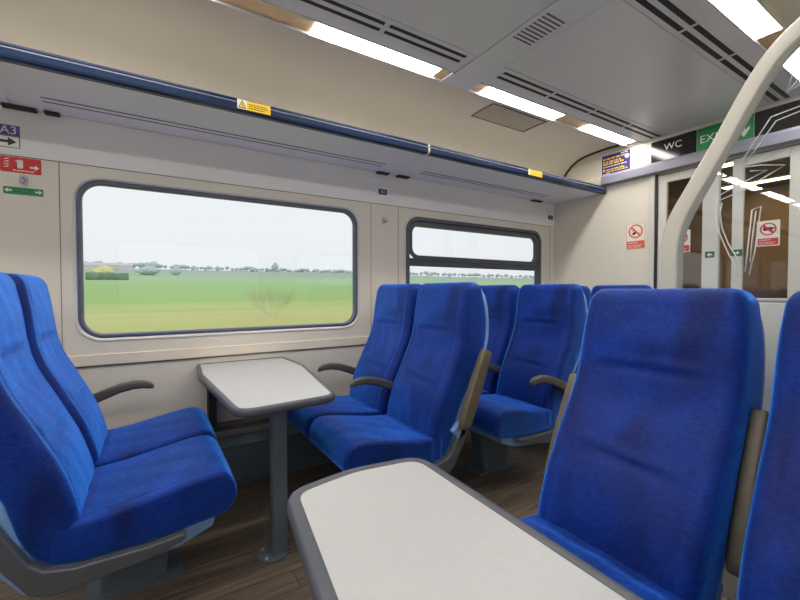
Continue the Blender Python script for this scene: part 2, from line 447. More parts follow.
# ceiling lights: bronze channel with lit diffusers
def ceiling_light(label, x0, x1, m, lit):
    y0, y1 = Yrange(1.857, 1.976, m)
    o = tag(empty('ceiling_light', ((x0 + x1) / 2, (y0 + y1) / 2, ZC)), label, 'light', 'strip lights along the ceiling')
    cx, cy = (x0 + x1) / 2, (y0 + y1) / 2
    hw = (y1 - y0) / 2; hl = (x1 - x0) / 2
    b = MB(); b.box(-hl, hl, -hw, hw, 0.022, 0.03); b.box(-hl, hl, -hw, -hw + 0.005, -0.002, 0.022); b.box(-hl, hl, hw - 0.005, hw, -0.002, 0.022)
    b.box(-hl, -hl + 0.01, -hw, hw, -0.002, 0.022); b.box(hl - 0.01, hl, -hw, hw, -0.002, 0.022)
    b.build('light_frame', M['ceil_strip'], o)
    MB().box(-hl + 0.01, hl - 0.01, -hw + 0.005, hw - 0.005, 0.008, 0.02).build('reflector', M['bronze'], o)
    for a, c in lit:
        MB().box(a - cx, c - cx, -hw + 0.006, hw - 0.006, 0.003, 0.0085).build('diffuser', M['lamp'], o, bevel=0.002)
    return o
ceiling_light('long ceiling strip light over the window, left of the ceiling cross strip', -1.9, 1.55, 0, [(-1.8, -0.95), (-0.72, 0.24), (0.70, 1.46)])
ceiling_light('ceiling strip light near the end wall, left of the poster, two lit tubes', 1.752, 3.655, 0, [(1.85, 2.60), (2.93, 3.57)])
ceiling_light('strip light at the top right corner above the curved post', 1.752, 3.655, 1, [(1.83, 2.66), (2.93, 3.57)])
ceiling_light('ceiling strip light above the camera on the right side', -1.9, 1.55, 1, [(-1.8, -0.95), (-0.72, 0.24), (0.70, 1.46)])
ceiling_light('ceiling strip light far behind on the window side', -5.6, -1.92, 0, [(-5.5, -4.6), (-4.3, -3.3), (-3.0, -2.05)])
ceiling_light('ceiling strip light far behind on the right side', -5.6, -1.92, 1, [(-5.5, -4.6), (-4.3, -3.3), (-3.0, -2.05)])

# ceiling slot vents
def slot_vent(label, m, ya, yb, runs, w=0.022):
    o = tag(empty('ceiling_vent', (runs[0][0], ya, ZC)), label, 'vent', 'slotted ceiling vents')
    for yy in (ya, yb):
        for a, c in runs:
            y = mir(yy) if m else yy
            b = MB(); b.box(a - runs[0][0] + 0.004, c - runs[0][0] - 0.004, y - w / 2 - ya, y + w / 2 - ya, -0.0012, 0.004)
            b.build('slot', M['dark'], o)
    return o
slot_vent('twin dark ceiling slots beside the window light, left of the cross strip', 0, 1.70, 1.752, [(-0.01, 0.49), (0.51, 0.985), (1.005, 1.50)])
slot_vent('twin dark ceiling slots beside the light near the end wall', 0, 1.70, 1.752, [(1.79, 2.25), (2.265, 2.71), (2.725, 3.17), (3.185, 3.63)])
slot_vent('twin dark ceiling slots on the right, running behind the curved post', 1, 1.70, 1.752, [(1.79, 2.25), (2.265, 2.71), (2.725, 3.17), (3.185, 3.63)], 0.026)
# grille in the cross strip
o = tag(empty('ceiling_grille', (1.64, 1.33, ZC - 0.004)), 'small square louvre grille in the ceiling cross strip', 'vent')
MB().box(-0.072, 0.072, -0.11, 0.11, -0.0015, 0.004).build('grille_plate', M['ceil_strip'], o)
for k in range(9):
    y = -0.1 + k * 0.025
    MB().box(-0.066, 0.066, y - 0.005, y + 0.005, -0.003, -0.001).build('slot', M['seam'], o)
# louvre in the cove
def cove_pt(y): return interp(COVE, y)
o = tag(empty('cove_vent', (2.45, 2.2, cove_pt(2.2))), 'beige louvred vent set in the curved cove above the rack', 'vent')
yv0, yv1, xv0, xv1 = 2.085, 2.300, 2.10, 2.66
def cove_patch(x0, x1, y0, y1, d0, d1, n=8):
    lo = []; hi = []
    for k in range(n + 1):
        y = y0 + (y1 - y0) * k / n
        lo.append((y, cove_pt(y) - d1)); hi.append((y, cove_pt(y) - d0))
    return [(y - 2.2, z - cove_pt(2.2)) for y, z in lo + hi[::-1]], x0 - 2.45, x1 - 2.45
pp, a, c = cove_patch(xv0, xv1, yv0, yv1, -0.004, 0.001); MB().prism(pp, a, c, 'x').build('vent_back', M['grille_bk'], o)
b = MB()
for (x0, x1, y0, y1) in ((xv0 - 0.012, xv1 + 0.012, yv0 - 0.012, yv0), (xv0 - 0.012, xv1 + 0.012, yv1, yv1 + 0.012), (xv0 - 0.012, xv0, yv0, yv1), (xv1, xv1 + 0.012, yv0, yv1)):
    pp, a, c = cove_patch(x0, x1, y0, y1, -0.004, 0.005); b.prism(pp, a, c, 'x')
b.build('vent_frame', M['seam'], o)
for k in range(26):
    x = xv0 + 0.006 + k * 0.0212
    pp, a, c = cove_patch(x, x + 0.013, yv0, yv1, 0.0, 0.004, 6); MB().prism(pp, a, c, 'x').build('louvre', M['grille'], o)

# arch gasket on end wall
pts = [(XE - 0.012, y, z - 0.004) for y, z in COVE[2:-1]]
o = MB().tube(pts, 0.011).build('trim_arch', M['dark'], smooth=True); struct(o)

# ------------------------------------------------------------------ luggage rack
rk = tag(empty('luggage_rack', (1.0, 2.74, 2.1)), 'long grey luggage rack with a navy front rail above the windows', 'rack')
def rx(x): return x - 1.0
def ry(y): return y - 2.74
for a, c in ((XA, -0.562), (-0.558, 1.588), (1.592, XE - 0.005)):
    b = MB(); b.box(rx(a), rx(c), ry(2.215), ry(2.735), 0.0, 0.022); b.build('shelf_panel', M['rack'], rk, bevel=0.003)
for a, c in ((-2.5, -0.60), (-0.425, 1.465), (1.80, 3.30)):
    b = MB(); b.box(rx(a), rx(c), ry(2.525), ry(2.535), -0.002, 0.004); b.build('slot', M['seam'], rk)
    b = MB(); b.box(rx(a), rx(c), ry(2.575), ry(2.583), -0.002, 0.004); b.build('slot', M['seam'], rk)
pr = [(2.168, 0.010), (2.172, 0.0), (2.185, -0.006), (2.215, -0.004), (2.222, 0.006), (2.222, 0.040), (2.205, 0.056), (2.185, 0.062), (2.172, 0.056), (2.168, 0.046), (2.171, 0.042), (2.171, 0.036), (2.168, 0.032)]
for a, c in ((XA, 1.585), (1.597, XE - 0.004)):
    b = MB(); b.prism([(ry(y), z) for y, z in pr], rx(a), rx(c), 'x'); b.build('front_rail', M['navy'], rk)
b = MB(); b.box(rx(XA), rx(XE - 0.004), ry(2.1655), ry(2.1695), 0.0335, 0.0385); b.build('rail_highlight_strip', M['beam'], rk)
b = MB(); b.prism([(ry(y - 0.002), z) for y, z in pr], rx(1.583), rx(1.599), 'x'); b.build('rail_clip', M['white'], rk)
for a, c in ((-0.60, -0.47), (-0.44, -0.38 + 0.0), (1.50, 1.60), (1.68, 1.79), (3.28, 3.42)):
    MB().box(rx(a), rx(c), ry(2.70), ry(2.742), -0.012, 0.0).build('bracket', M['dark'], rk)

# ------------------------------------------------------------------ end wall
b = MB()
b.box(XE, XE + 0.05, YO, 0.80, 0, 2.56); b.box(XE, XE + 0.05, 1.76, YW + 0.05, 0, 2.56); b.box(XE, XE + 0.05, 0.80, 1.76, 2.16, 2.56)
struct(b.build('wall_end', M['endwall']))
struct(MB().box(XA - 0.05, XA, YO, YW, 0, 2.56).build('wall_back', M['endwall']))
bp = [(XE - 0.07, 2.17), (XE - 0.002, 2.165), (XE - 0.002, 2.262), (XE - 0.045, 2.262), (XE - 0.07, 2.238)]
b = MB(); b.prism(bp, 0.20, 2.19, 'y'); struct(b.build('trim_door_beam', M['beam'], bevel=0.004))
b = MB(); b.prism([(XE - 0.03, 2.175), (XE - 0.002, 2.175), (XE - 0.002, 2.255), (XE - 0.03, 2.255)], 2.19, 2.36, 'y'); struct(b.build('trim_beam_end', M['band'], bevel=0.004))
# door surround
b = MB(); b.box(XE - 0.022, XE + 0.05, 1.74, 1.785, 0, 2.165); b.box(XE - 0.022, XE + 0.05, 0.775, 0.82, 0, 2.165)
struct(b.build('trim_door_frame', M['white'], bevel=0.004))
struct(MB().box(XE - 0.012, XE + 0.0, 1.722, 1.739, 0, 2.165).build('trim_door_gasket', M['dark']))

def door(name, y0, y1, gy0, gy1, label):
    d = struct(empty(name, (XE + 0.02, (y0 + y1) / 2, 0)))
    cy = (y0 + y1) / 2
    z0, z1, g0, g1 = 0.01, 2.15, 1.13, 2.085
    b = MB()
    b.box(-0.018, 0.018, y0 - cy, gy0 - cy, z0, z1); b.box(-0.018, 0.018, gy1 - cy, y1 - cy, z0, z1)
    b.box(-0.018, 0.018, gy0 - cy, gy1 - cy, z0, g0); b.box(-0.018, 0.018, gy0 - cy, gy1 - cy, g1, z1)
    b.build('leaf', M['white'], d, bevel=0.004)
    MB().box(-0.004, 0.004, gy0 - cy - 0.005, gy1 - cy + 0.005, g0 - 0.005, g1 + 0.005).build('pane', M['dglass'], d)
    return d
door('door_1', 1.292, 1.722, 1.40, 1.655, '')
door('door_2', 0.82, 1.212, 0.90, 1.145, '')
struct(MB().box(XE + 0.03, XE + 0.036, 1.205, 1.30, 0.01, 2.15).build('door_gap_glass', M['dglass']))

# vestibule beyond the doors
struct(MB().box(6.0, 6.05, YO, YW, 0, 2.4).build('wall_vestibule', M['tan']))
struct(MB().box(XE + 0.05, 6.0, 2.45, 2.5, 0, 2.4).build('wall_vestibule_left', M['tan']))
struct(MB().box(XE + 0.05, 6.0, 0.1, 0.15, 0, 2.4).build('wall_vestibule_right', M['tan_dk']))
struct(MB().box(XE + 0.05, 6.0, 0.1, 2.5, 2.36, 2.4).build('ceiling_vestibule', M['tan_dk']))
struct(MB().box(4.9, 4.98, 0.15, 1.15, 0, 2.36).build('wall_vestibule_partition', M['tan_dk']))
for k, (x, y) in enumerate(((4.5, 1.75), (4.6, 1.15), (5.5, 1.6))):
    l = tag(empty('vestibule_light', (x, y, 2.355)), ['warm strip light behind the left door leaf', 'warm strip light behind the right door leaf', 'warm strip light deepest in the vestibule'][k], 'light', 'vestibule lights')
    MB().box(-0.07, 0.07, -0.32, 0.32, -0.02, 0.004).build('light_frame', M['white'], l)
    MB().box(-0.055, 0.055, -0.30, 0.30, -0.024, -0.019).build('diffuser', M['lamp_v'], l)

# ------------------------------------------------------------------ signs
ROT_W = (PI / 2, 0, 0)              # on the window wall, facing -Y
ROT_E = (PI / 2, 0, -PI / 2)        # on the end wall, facing -X
def rect(b, x0, x1, y0, y1, a0, a1): return b.box(x0, x1, y0, y1, a0, a1)
def text(s, body, size, x, y, mat, parent, z=0.0022, align='CENTER', sx=1.0):
    c = bpy.data.curves.new(s, 'FONT'); c.body = body; c.size = size; c.align_x = align; c.align_y = 'CENTER'; c.extrude = 0.0003; c.resolution_u = 3
    c.materials.append(mat)
    o = bpy.data.objects.new(s, c); COL.objects.link(o); o.parent = parent; o.location = (x, y, z); o.scale = (sx, 1, 1)
    bpy.context.view_layer.update()
    me = bpy.data.meshes.new_from_object(o.evaluated_get(bpy.context.evaluated_depsgraph_get()))
    q = bpy.data.objects.new(s, me); COL.objects.link(q); q.parent = parent; q.location = (x, y, z); q.scale = (sx, 1, 1)
    bpy.data.objects.remove(o)
    return q
def sign(name, label, loc, rot, w, h, mat, cat='sign', group=None, bevel=0.0):
    o = tag(empty(name, loc, rot), label, cat, group)
    MB().prism(rrect(-w / 2, w / 2, -h / 2, h / 2, 0.006, 3), 0.0, 0.0015).build('plate', mat, o)
    return o
def shape(parent, name, polys, mat, z0=0.0015, z1=0.0021):
    b = MB()
    for p in polys: b.prism(p, z0, z1)
    return b.build(name, mat, parent)
def R(x0, x1, y0, y1): return [(x0, y0), (x1, y0), (x1, y1), (x0, y1)]
def arrow(x, y, w, h, d=1):
    p = [(-w / 2, -h * 0.16), (0.02 * w, -h * 0.16), (0.02 * w, -h / 2), (w / 2, 0), (0.02 * w, h / 2), (0.02 * w, h * 0.16), (-w / 2, h * 0.16)]
    q = [(x + d * a, y + c) for a, c in p]
    return q if d > 0 else q[::-1]
def lines(parent, rows, mat, name='small_print', z0=0.0015, z1=0.0019):
    """illegible small print as short dashes: rows of (x0,x1,y,h)"""
    rnd = random.Random(3)
    for x0, x1, y, hh in rows:
        x = x0; ps = []
        while x < x1 - 0.002:
            l = min(x1 - x, rnd.uniform(1.4, 4.0) * hh); ps.append(R(x, x + l, y, y + hh)); x += l + hh * 0.7
        shape(parent, name, ps, mat, z0, z1)

yw = YW - 0.0038
# coach letter sign
o = sign('seat_direction_sign', 'purple and white A3 sign with black arrow at left wall top', (-0.635, yw, 1.953), ROT_W, 0.19, 0.115, M['s_white'])
shape(o, 'header', [R(-0.094, 0.094, 0.004, 0.056)], M['s_purple'])
text('lettering', 'A3', 0.056, 0.052, 0.029, M['s_white'], o)
text('lettering', 'E', 0.05, -0.02, -0.027, M['s_orange'], o)
shape(o, 'arrow', [arrow(0.048, -0.026, 0.066, 0.042)], M['s_black'])
shape(o, 'border', [R(-0.094, 0.094, -0.056, -0.053), R(0.091, 0.094, -0.056, 0.004), R(-0.094, 0.094, 0.0, 0.003)], M['s_black'], 0.0016, 0.0022)
yw2 = YW - 0.0005
o = sign('fire_extinguisher_sign', 'red fire extinguisher sign with white arrow on left wall', (-0.540, yw2, 1.816), ROT_W, 0.155, 0.078, M['s_red'])
shape(o, 'arrow', [arrow(0.052, -0.006, 0.036, 0.028)], M['s_white'])
shape(o, 'pictogram', [rrect(-0.014, 0.008, -0.016, 0.026, 0.006, 3), R(-0.02, -0.013, 0.016, 0.022)], M['s_white'])
fl = []
for k in range(4):
    yy = -0.018 + k * 0.013
    fl.append([(-0.068, yy), (-0.05, yy + 0.003), (-0.042, yy + 0.012), (-0.055, yy + 0.007)])
shape(o, 'flames', fl, M['s_white'])
lines(o, [(-0.03, 0.05, -0.030, 0.005)], M['s_white'])
o = sign('exit_direction_sign', 'green sign with two white arrows on left wall under the hook', (-0.532, yw2, 1.686), ROT_W, 0.152, 0.037, M['s_green'])
shape(o, 'arrow', [arrow(-0.058, 0.001, 0.028, 0.022, -1)], M['s_white']); shape(o, 'arrow', [arrow(0.058, 0.001, 0.028, 0.022, 1)], M['s_white'])
lines(o, [(-0.038, 0.036, 0.004, 0.006), (-0.036, 0.03, -0.008, 0.006)], M['s_dgreen'])
def coat_hook(label, x, z):
    o = tag(empty('coat_hook', (x, YW, z)), label, 'hook', 'coat hooks')
    b = MB(); b.prism(rrect(-0.016, 0.016, -0.028, 0.028, 0.014, 5), -0.006, 0.0, 'y'); autosmooth(b.build('hook_plate', M['hook'], o), 40)
    MB().tube([(0, -0.004, 0.008), (0, -0.018, -0.006), (0, -0.032, -0.014), (0, -0.042, -0.006), (0, -0.044, 0.008)], [0.009, 0.009, 0.008, 0.008, 0.007], 10).build('hook_arm', M['hook'], o, smooth=True)
coat_hook('white coat hook between red and green signs on left wall', -0.532, 1.742)
coat_hook('white coat hook on the wall pillar between the two windows', 1.578, 1.735)
for lb, x, z, body in (('small dark seat number plate above the pillar between windows', 1.565, 1.957, 'A2'), ('small dark seat number plate in the corner by the end wall', 3.60, 1.955, '2')):
    o = sign('seat_number_plate', lb, (x, yw, z), ROT_W, 0.075, 0.044, M['s_navy'])
    text('lettering', body, 0.034, 0, 0, M['s_white'], o)
# warning stickers on the rail
def sticker(label, x, w, tri=True):
    o = tag(empty('warning_sticker', (x, 2.1655, 2.1265), ROT_W), label, 'sticker')
    MB().box(-w / 2, w / 2, -0.022, 0.024, 0, 0.002).build('plate', M['s_yellow'], o)
    if tri:
        shape(o, 'white_end', [R(-w / 2, -w / 2 + 0.046, -0.022, 0.024)], M['s_white'], 0.002, 0.0024)
        shape(o, 'triangle', [[(-w / 2 + 0.006, -0.016), (-w / 2 + 0.042, -0.016), (-w / 2 + 0.024, 0.018)]], M['s_yellow'], 0.0024, 0.0028)
        shape(o, 'triangle_edge', [[(-w / 2 + 0.004, -0.018), (-w / 2 + 0.044, -0.018), (-w / 2 + 0.040, -0.014), (-w / 2 + 0.009, -0.014)],
                                  [(-w / 2 + 0.004, -0.018), (-w / 2 + 0.009, -0.014), (-w / 2 + 0.024, 0.014), (-w / 2 + 0.024, 0.021)],
                                  [(-w / 2 + 0.044, -0.018), (-w / 2 + 0.024, 0.021), (-w / 2 + 0.024, 0.014), (-w / 2 + 0.039, -0.014)], R(-w / 2 + 0.0225, -w / 2 + 0.0255, -0.010, 0.004)], M['s_black'], 0.0025, 0.003)
        lines(o, [(-w / 2 + 0.056, w / 2 - 0.02, 0.006, 0.004), (-w / 2 + 0.056, w / 2 - 0.012, -0.004, 0.004), (-w / 2 + 0.056, w / 2 - 0.03, -0.014, 0.004)], M['s_black'], 'small_print', 0.002, 0.0024)
    else:
        shape(o, 'white_end', [R(-w / 2, -w / 2 + 0.02, -0.022, 0.024)], M['s_white'], 0.002, 0.0024)
sticker('yellow warning sticker with triangle on the rack rail over the big window', 0.472, 0.165)
sticker('short yellow sticker on the rack rail near the end wall', 2.645, 0.165, False)

# end wall signs (local x -> -Y)
xe = XE - 0.0005
o = sign('passenger_notice', 'navy notice with yellow lines of text above the beam', (xe, 2.088, 2.357), ROT_E, 0.262, 0.186, M['s_navy'])
lines(o, [(-0.12, 0.085, 0.052, 0.013), (-0.12, 0.05, 0.024, 0.013), (-0.12, 0.075, 0.004, 0.013), (-0.085, 0.09, -0.050, 0.012), (-0.085, 0.11, -0.068, 0.010)], M['s_yellow'], 'yellow_print')
lines(o, [(-0.12, 0.10, -0.018, 0.008), (-0.12, -0.05, -0.084, 0.008), (0.045, 0.11, 0.076, 0.009)], M['s_white'], 'white_print')
b = MB(); b.disc((0.104, 0.042), 0.021, 0.0022, 0.0026); b.build('round_emblem', M['hook'], o)
shape(o, 'yellow_square', [R(-0.118, -0.098, -0.056, -0.032)], M['s_yellow'])
o = sign('toilet_sign', 'black panel with white WC letters above the doors', (xe, 1.612, 2.352), ROT_E, 0.336, 0.186, M['black'])
text('lettering', 'WC', 0.077, 0.0, 0.022, M['s_white'], o)
o = sign('exit_sign', 'green EXIT sign above the doors beside the curved post', (xe, 1.267, 2.352), ROT_E, 0.348, 0.186, M['s_green'])
text('lettering', 'EXIT', 0.082, -0.158, 0.002, M['s_white'], o, align='LEFT')
shape(o, 'arrow', [[(0.110, 0.062), (0.126, 0.062), (0.126, -0.012), (0.150, 0.014), (0.150, -0.010), (0.118, -0.058), (0.086, -0.010), (0.086, 0.014), (0.110, -0.012)]], M['s_white'])
o = sign('blank_panel', 'plain black panel above the doors right of EXIT sign', (xe, 0.84, 2.352), ROT_E, 0.50, 0.186, M['black'])

def prohibition(name, label, loc, w, h, mat, smoke):
    o = sign(name, label, loc, ROT_E, w, h, M['s_white'])
    top = h * 0.17; r = w * 0.36
    if smoke:
        pts = rrect(-w / 2 + 0.004, w / 2 - 0.004, -h / 2 + 0.004, h / 2 - 0.004, 0.008, 3); n = len(pts)
        b = MB(); q = [(x * 0.965, y * 0.975) for x, y in pts]
        b.add([(x, y, 0.0015) for x, y in pts] + [(x, y, 0.0015) for x, y in q] + [(x, y, 0.0019) for x, y in pts] + [(x, y, 0.0019) for x, y in q], [f for i in range(n) for f in ((i, (i + 1) % n, n + (i + 1) % n, n + i), (2 * n + i, 3 * n + i, 3 * n + (i + 1) % n, 2 * n + (i + 1) % n), (i, 2 * n + i, 2 * n + (i + 1) % n, (i + 1) % n))])
        b.build('border', mat, o)
        a = math.radians(-40)
        def rot(p): return (p[0] * math.cos(a) - p[1] * math.sin(a), top + p[0] * math.sin(a) + p[1] * math.cos(a))
        shape(o, 'pictogram', [[rot(p) for p in ((-r * 0.2, -r * .55), (r * 0.15, -r * .62), (r * 0.25, -r * .1), (-r * 0.1, -r * 0.1))], R(-r * 0.45, -r * 0.1, top + r * 0.05, top + r * 0.14)], M['s_black'])
    else:
        shape(o, 'pictogram', [rrect(-r * 0.62, r * 0.5, top - r * 0.22, top + r * 0.26, r * 0.15, 4), R(r * 0.4, r * 0.75, top - r * 0.02, top + r * 0.22)], M['s_black'])
    b = MB(); b.ring((0, top), r * 0.8, r, 0.0021, 0.0027)
    d = r * 0.64
    b.prism([(-d - 0.005, top + d - 0.005), (-d + 0.005, top + d + 0.005), (d + 0.005, top - d + 0.005), (d - 0.005, top - d - 0.005)], 0.0021, 0.0026)
    b.build('ring', mat, o)
    shape(o, 'footer', [R(-w * 0.44, w * 0.44, -h * 0.46, -h * 0.19)], mat)
    lines(o, [(-w * 0.38, w * 0.1, -h * 0.27, h * 0.03), (-w * 0.38, w * 0.3, -h * 0.36, h * 0.025), (-w * 0.38, w * 0.25, -h * 0.42, h * 0.02)], M['s_white'], 'small_print', 0.0021, 0.0025)
    return o
prohibition('no_smoking_sign', 'orange and white no smoking sign on the end wall', (xe, 1.90, 1.668), 0.17, 0.236, M['s_orange'], True)
prohibition('door_notice', 'red and white notice on the right door glass', (XE + 0.0145, 1.008, 1.583), 0.125, 0.178, M['s_red'], False)
prohibition('door_notice', 'red and white notice on left door glass beside the curved post', (XE + 0.0145, 1.545, 1.583), 0.125, 0.178, M['s_red'], False)
for lb, y, d in (('tiny green arrow sticker on the left door stile', 1.346, -1), ('tiny green arrow sticker on the right door stile', 1.178, 1)):
    o = sign('arrow_sticker', lb, (XE + 0.0015, y, 1.472 - 0.012), ROT_E, 0.062, 0.048, M['s_dgreen'], 'sticker')
    shape(o, 'arrow', [arrow(0, 0, 0.034, 0.03, d)], M['s_white'])

# ------------------------------------------------------------------ draught screen with curved post
XS = 1.80
sc_o = tag(empty('draught_screen', (XS, 0.79, 0)), 'glass draught screen with curved white post behind the front seats', 'screen')
cl = [(0.790, 0.0, .030), (0.790, 1.10, .030), (0.790, 1.24, .030), (0.790, 1.34, .031), (0.782, 1.41, .032), (0.760, 1.475, .032), (0.715, 1.56, .030), (0.661, 1.656, .029), (0.613, 1.745, .028), (0.564, 1.840, .028), (0.521, 1.915, .028), (0.475, 1.977, .028), (0.415, 2.027, .029), (0.34, 2.072, .03), (0.25, 2.11, .03)]
def smooth_cl(c, n=60):
    ts = list(range(len(c))); out = []
    for k in range(n + 1):
        x = (len(c) - 1) * k / n
        out.append(tuple(sinterp(list(zip(ts, [p[j] for p in c])), x) for j in range(3)))
    return out
SCL = smooth_cl(cl)
rings = []
for i, (y, z, hw) in enumerate(SCL):
    a = SCL[max(i - 1, 0)]; c = SCL[min(i + 1, len(SCL) - 1)]
    d = Vector((0, c[0] - a[0], c[1] - a[1])).normalized(); nrm = Vector((0, -d.z, d.y))
    ring = []
    for px, pn in rrect(-0.03, 0.03, -hw, hw, 0.009, 3):
        p = Vector((px, y - 0.79, z)) + nrm * pn; ring.append(p)
    rings.append(ring)
autosmooth(MB().loft(rings).build('post', M['post'], sc_o), 50)
# glass: right of the post
g0 = [(y - 0.79 - 0.02, z) for y, z, _ in SCL if z >= 1.14]
poly = [(YO + 0.01 - 0.79, 1.14)] + [(g0[0][0], 1.14)] + g0 + [(YO + 0.12 - 0.79, 2.02), (YO + 0.01 - 0.79, 1.90)]
MB().prism(poly, -0.004, 0.004, 'x').build('glass_pane', M['sglass'], sc_o)
MB().box(-0.012, 0.012, YO + 0.01 - 0.79, -0.02, 0.05, 1.14).build('lower_panel', M['white'], sc_o, bevel=0.003)
b = MB(); b.box(-0.0065, 0.0065, YO + 0.01 - 0.79, -0.01, 1.128, 1.148); b.build('glass_seal', M['beam'], sc_o)
# etched lines on the glass, (y, z)
E1 = [[(800, 106), (771, 117), (738, 167)], [(800, 111), (776, 121), (743, 167)],
      [(745, 167), (760, 165), (785, 165), (770, 174), (744, 190), (718, 201)], [(750, 171), (767, 170), (744, 182), (718, 196)],
      [(718, 201), (716, 212), (717, 225), (721, 237), (729, 255), (737, 267), (738, 277)], [(722, 203), (720, 213), (722, 228), (728, 243), (738, 260), (742, 267)],
      [(752, 210), (761, 206), (755, 250), (749, 275)], [(752, 210), (747, 255), (745, 272)], [(756, 211), (752, 240), (750, 262)],
      [(800, 58), (794, 68), (787, 93), (800, 84)], [(790, 89), (800, 78)]]
FPX, VXC, HYC, HC = 400.0, 1037.0, 291.0, 1.18
pit = math.atan((300 - HYC) / FPX); yaw = math.atan((VXC - 400) / math.hypot(FPX, 300 - HYC))
f0 = Vector((math.cos(yaw), math.sin(yaw), 0)); rgt = Vector((math.sin(yaw), -math.cos(yaw), 0))
fw = f0 * math.cos(pit) - Vector((0, 0, math.sin(pit))); upv = Vector((0, 0, math.cos(pit))) + f0 * math.sin(pit)
def on_x(px, py, X):
    d = fw + rgt * ((px - 400) / FPX) + upv * ((300 - py) / FPX); k = X / d.x
    return Vector((X, d.y * k, HC + d.z * k))
b = MB()
for ln in E1:
    p3 = [on_x(px, py, XS - 0.0045) for px, py in ln]
    b.tube([(p.x - XS, p.y - 0.79, p.z) for p in p3], 0.0021, 6)
b.build('etched_emblem', M['etch'], sc_o, smooth=True)

# ------------------------------------------------------------------ seats (local: +x forward, origin on floor under the back crease)
P_ = [(0.32, -0.03), (0.40, -0.018), (0.455, -0.008), (0.50, 0.002), (0.56, 0.021), (0.62, 0.043), (0.70, 0.078), (0.79, 0.119), (0.86, 0.152), (0.92, 0.174), (0.98, 0.187), (1.05, 0.197), (1.13, 0.208), (1.24, 0.226)]
T_ = [(0.32, 0.080), (0.345, 0.100), (0.37, 0.126), (0.43, 0.148), (0.49, 0.152), (0.55, 0.150), (0.60, 0.154), (0.71, 0.176), (0.86, 0.186), (0.95, 0.178), (1.04, 0.164), (1.12, 0.142), (1.19, 0.120), (1.24, 0.108)]
H_ = [(0.32, 0.226), (0.45, 0.232), (0.60, 0.238), (0.95, 0.239), (1.08, 0.237), (1.16, 0.232), (1.24, 0.225)]
ZT = 1.228
def superell(a, b, k, n, e):
    t = 2 * PI * k / n; c, s_ = math.cos(t), math.sin(t)
    return a * math.copysign(abs(c) ** (2 / e), c), b * math.copysign(abs(s_) ** (2 / e), s_)
def gs(x, s): return math.exp(-(x / s) ** 2)
def ring_pts(a, b, rf, rb):
    """rounded rectangle, +x is the front: corner radius rf in front, rb behind; edges subdivided"""
    out = []
    def arc(cx, cy, r, a0, n=7):
        for k in range(n + 1):
            t = a0 + PI / 2 * k / n; out.append((cx + r * math.cos(t), cy + r * math.sin(t)))
    def seg(p, q, n):
        for k in range(1, n): out.append((p[0] + (q[0] - p[0]) * k / n, p[1] + (q[1] - p[1]) * k / n))
    arc(a - rf, b - rf, rf, 0); seg((a - rf, b), (-a + rb, b), 4)
    arc(-a + rb, b - rb, rb, PI / 2, 3); seg((-a, b - rb), (-a, -b + rb), 8)
    arc(-a + rb, -b + rb, rb, PI, 3); seg((-a + rb, -b), (a - rf, -b), 4)
    arc(a - rf, -b + rf, rf, 1.5 * PI); seg((a, -b + rf), (a, b - rf), 44)
    return out
def backrest_mesh():
    rings = []
    zs = [0.33 + 0.85 * i / 74 for i in range(75)]
    rows = [(z, 1.0) for z in zs]
    for k in range(1, 10):
        u = k / 9; rows.append((1.18 + (ZT - 1.18) * math.sin(u * PI / 2), math.cos(u * PI / 2)))
    for z, q in rows:
        p, T, H = sinterp(P_, z), sinterp(T_, z), sinterp(H_, z)
        q = 1 - q
        a = T / 2 * (1 - 0.62 * q); H2 = H - 0.038 * q
        rf = min(0.042, a * 0.75); rb = min(0.016, a * 0.3)
        ring = []
        for dx, dy in ring_pts(a, H2, rf, rb):
            x = -p - T / 2 + dx
            if dx > 0:
                fr = min(1, dx / a); y = dy; g = 1 - q
                inner = 1 / (1 + math.exp((abs(y) - 0.155) * 90))
                x += (0.016 * gs(z - 0.62, 0.10) - 0.008 * gs(z - 0.86, 0.07) + 0.010 * gs(z - 1.08, 0.08)) * gs(y, 0.17) * fr * g
                x -= 0.004 * (gs(y - 0.182, 0.006) + gs(y + 0.182, 0.006)) * fr * g
                x -= 0.010 * gs(z - 0.700 + 0.05 * y, 0.008) * (1 / (1 + math.exp((abs(y - 0.02) - 0.085) * 70))) * fr
                x += 0.005 * gs(z - 0.722 + 0.05 * y, 0.014) * inner * fr
                x -= 0.006 * gs(z - 0.965, 0.012) * (1 / (1 + math.exp((abs(y) - 0.12) * 60))) * fr
                x += 0.004 * gs(z - 0.99, 0.016) * inner * fr
                x += 0.0020 * math.sin(z * 37 + y * 23) * math.sin(y * 31 - z * 11) * inner * fr
            ring.append((x, dy, z))
        rings.append(ring)
    b = MB(); b.loft(rings); return b.me('backrest')
def shell_mesh():
    rings = []; N = 40
    for i in range(40):
        z = 0.40 + (1.200 - 0.40) * i / 39
        p, T, H = sinterp(P_, z), sinterp(T_, z), sinterp(H_, z)
        q = max(0, (z - 1.12) / 0.08)
        x0 = -p - T - 0.008
        hw = H - 0.004 - 0.03 * q * q
        rings.append([(x0 + dx, dy, z) for dx, dy in [superell(0.019, hw, k, N, 5) for k in range(N)]])
    b = MB(); b.loft(rings); return b.me('back_shell')
ZTOP = [(-0.06, 0.448), (0.0, 0.450), (0.1, 0.460), (0.2, 0.477), (0.3, 0.496), (0.37, 0.506), (0.41, 0.506), (0.440, 0.494), (0.458, 0.474), (0.470, 0.446), (0.474, 0.425)]
ZBOT = [(-0.06, 0.332), (0.0, 0.326), (0.25, 0.334), (0.34, 0.344), (0.40, 0.352), (0.438, 0.362), (0.458, 0.378), (0.470, 0.400), (0.474, 0.415)]
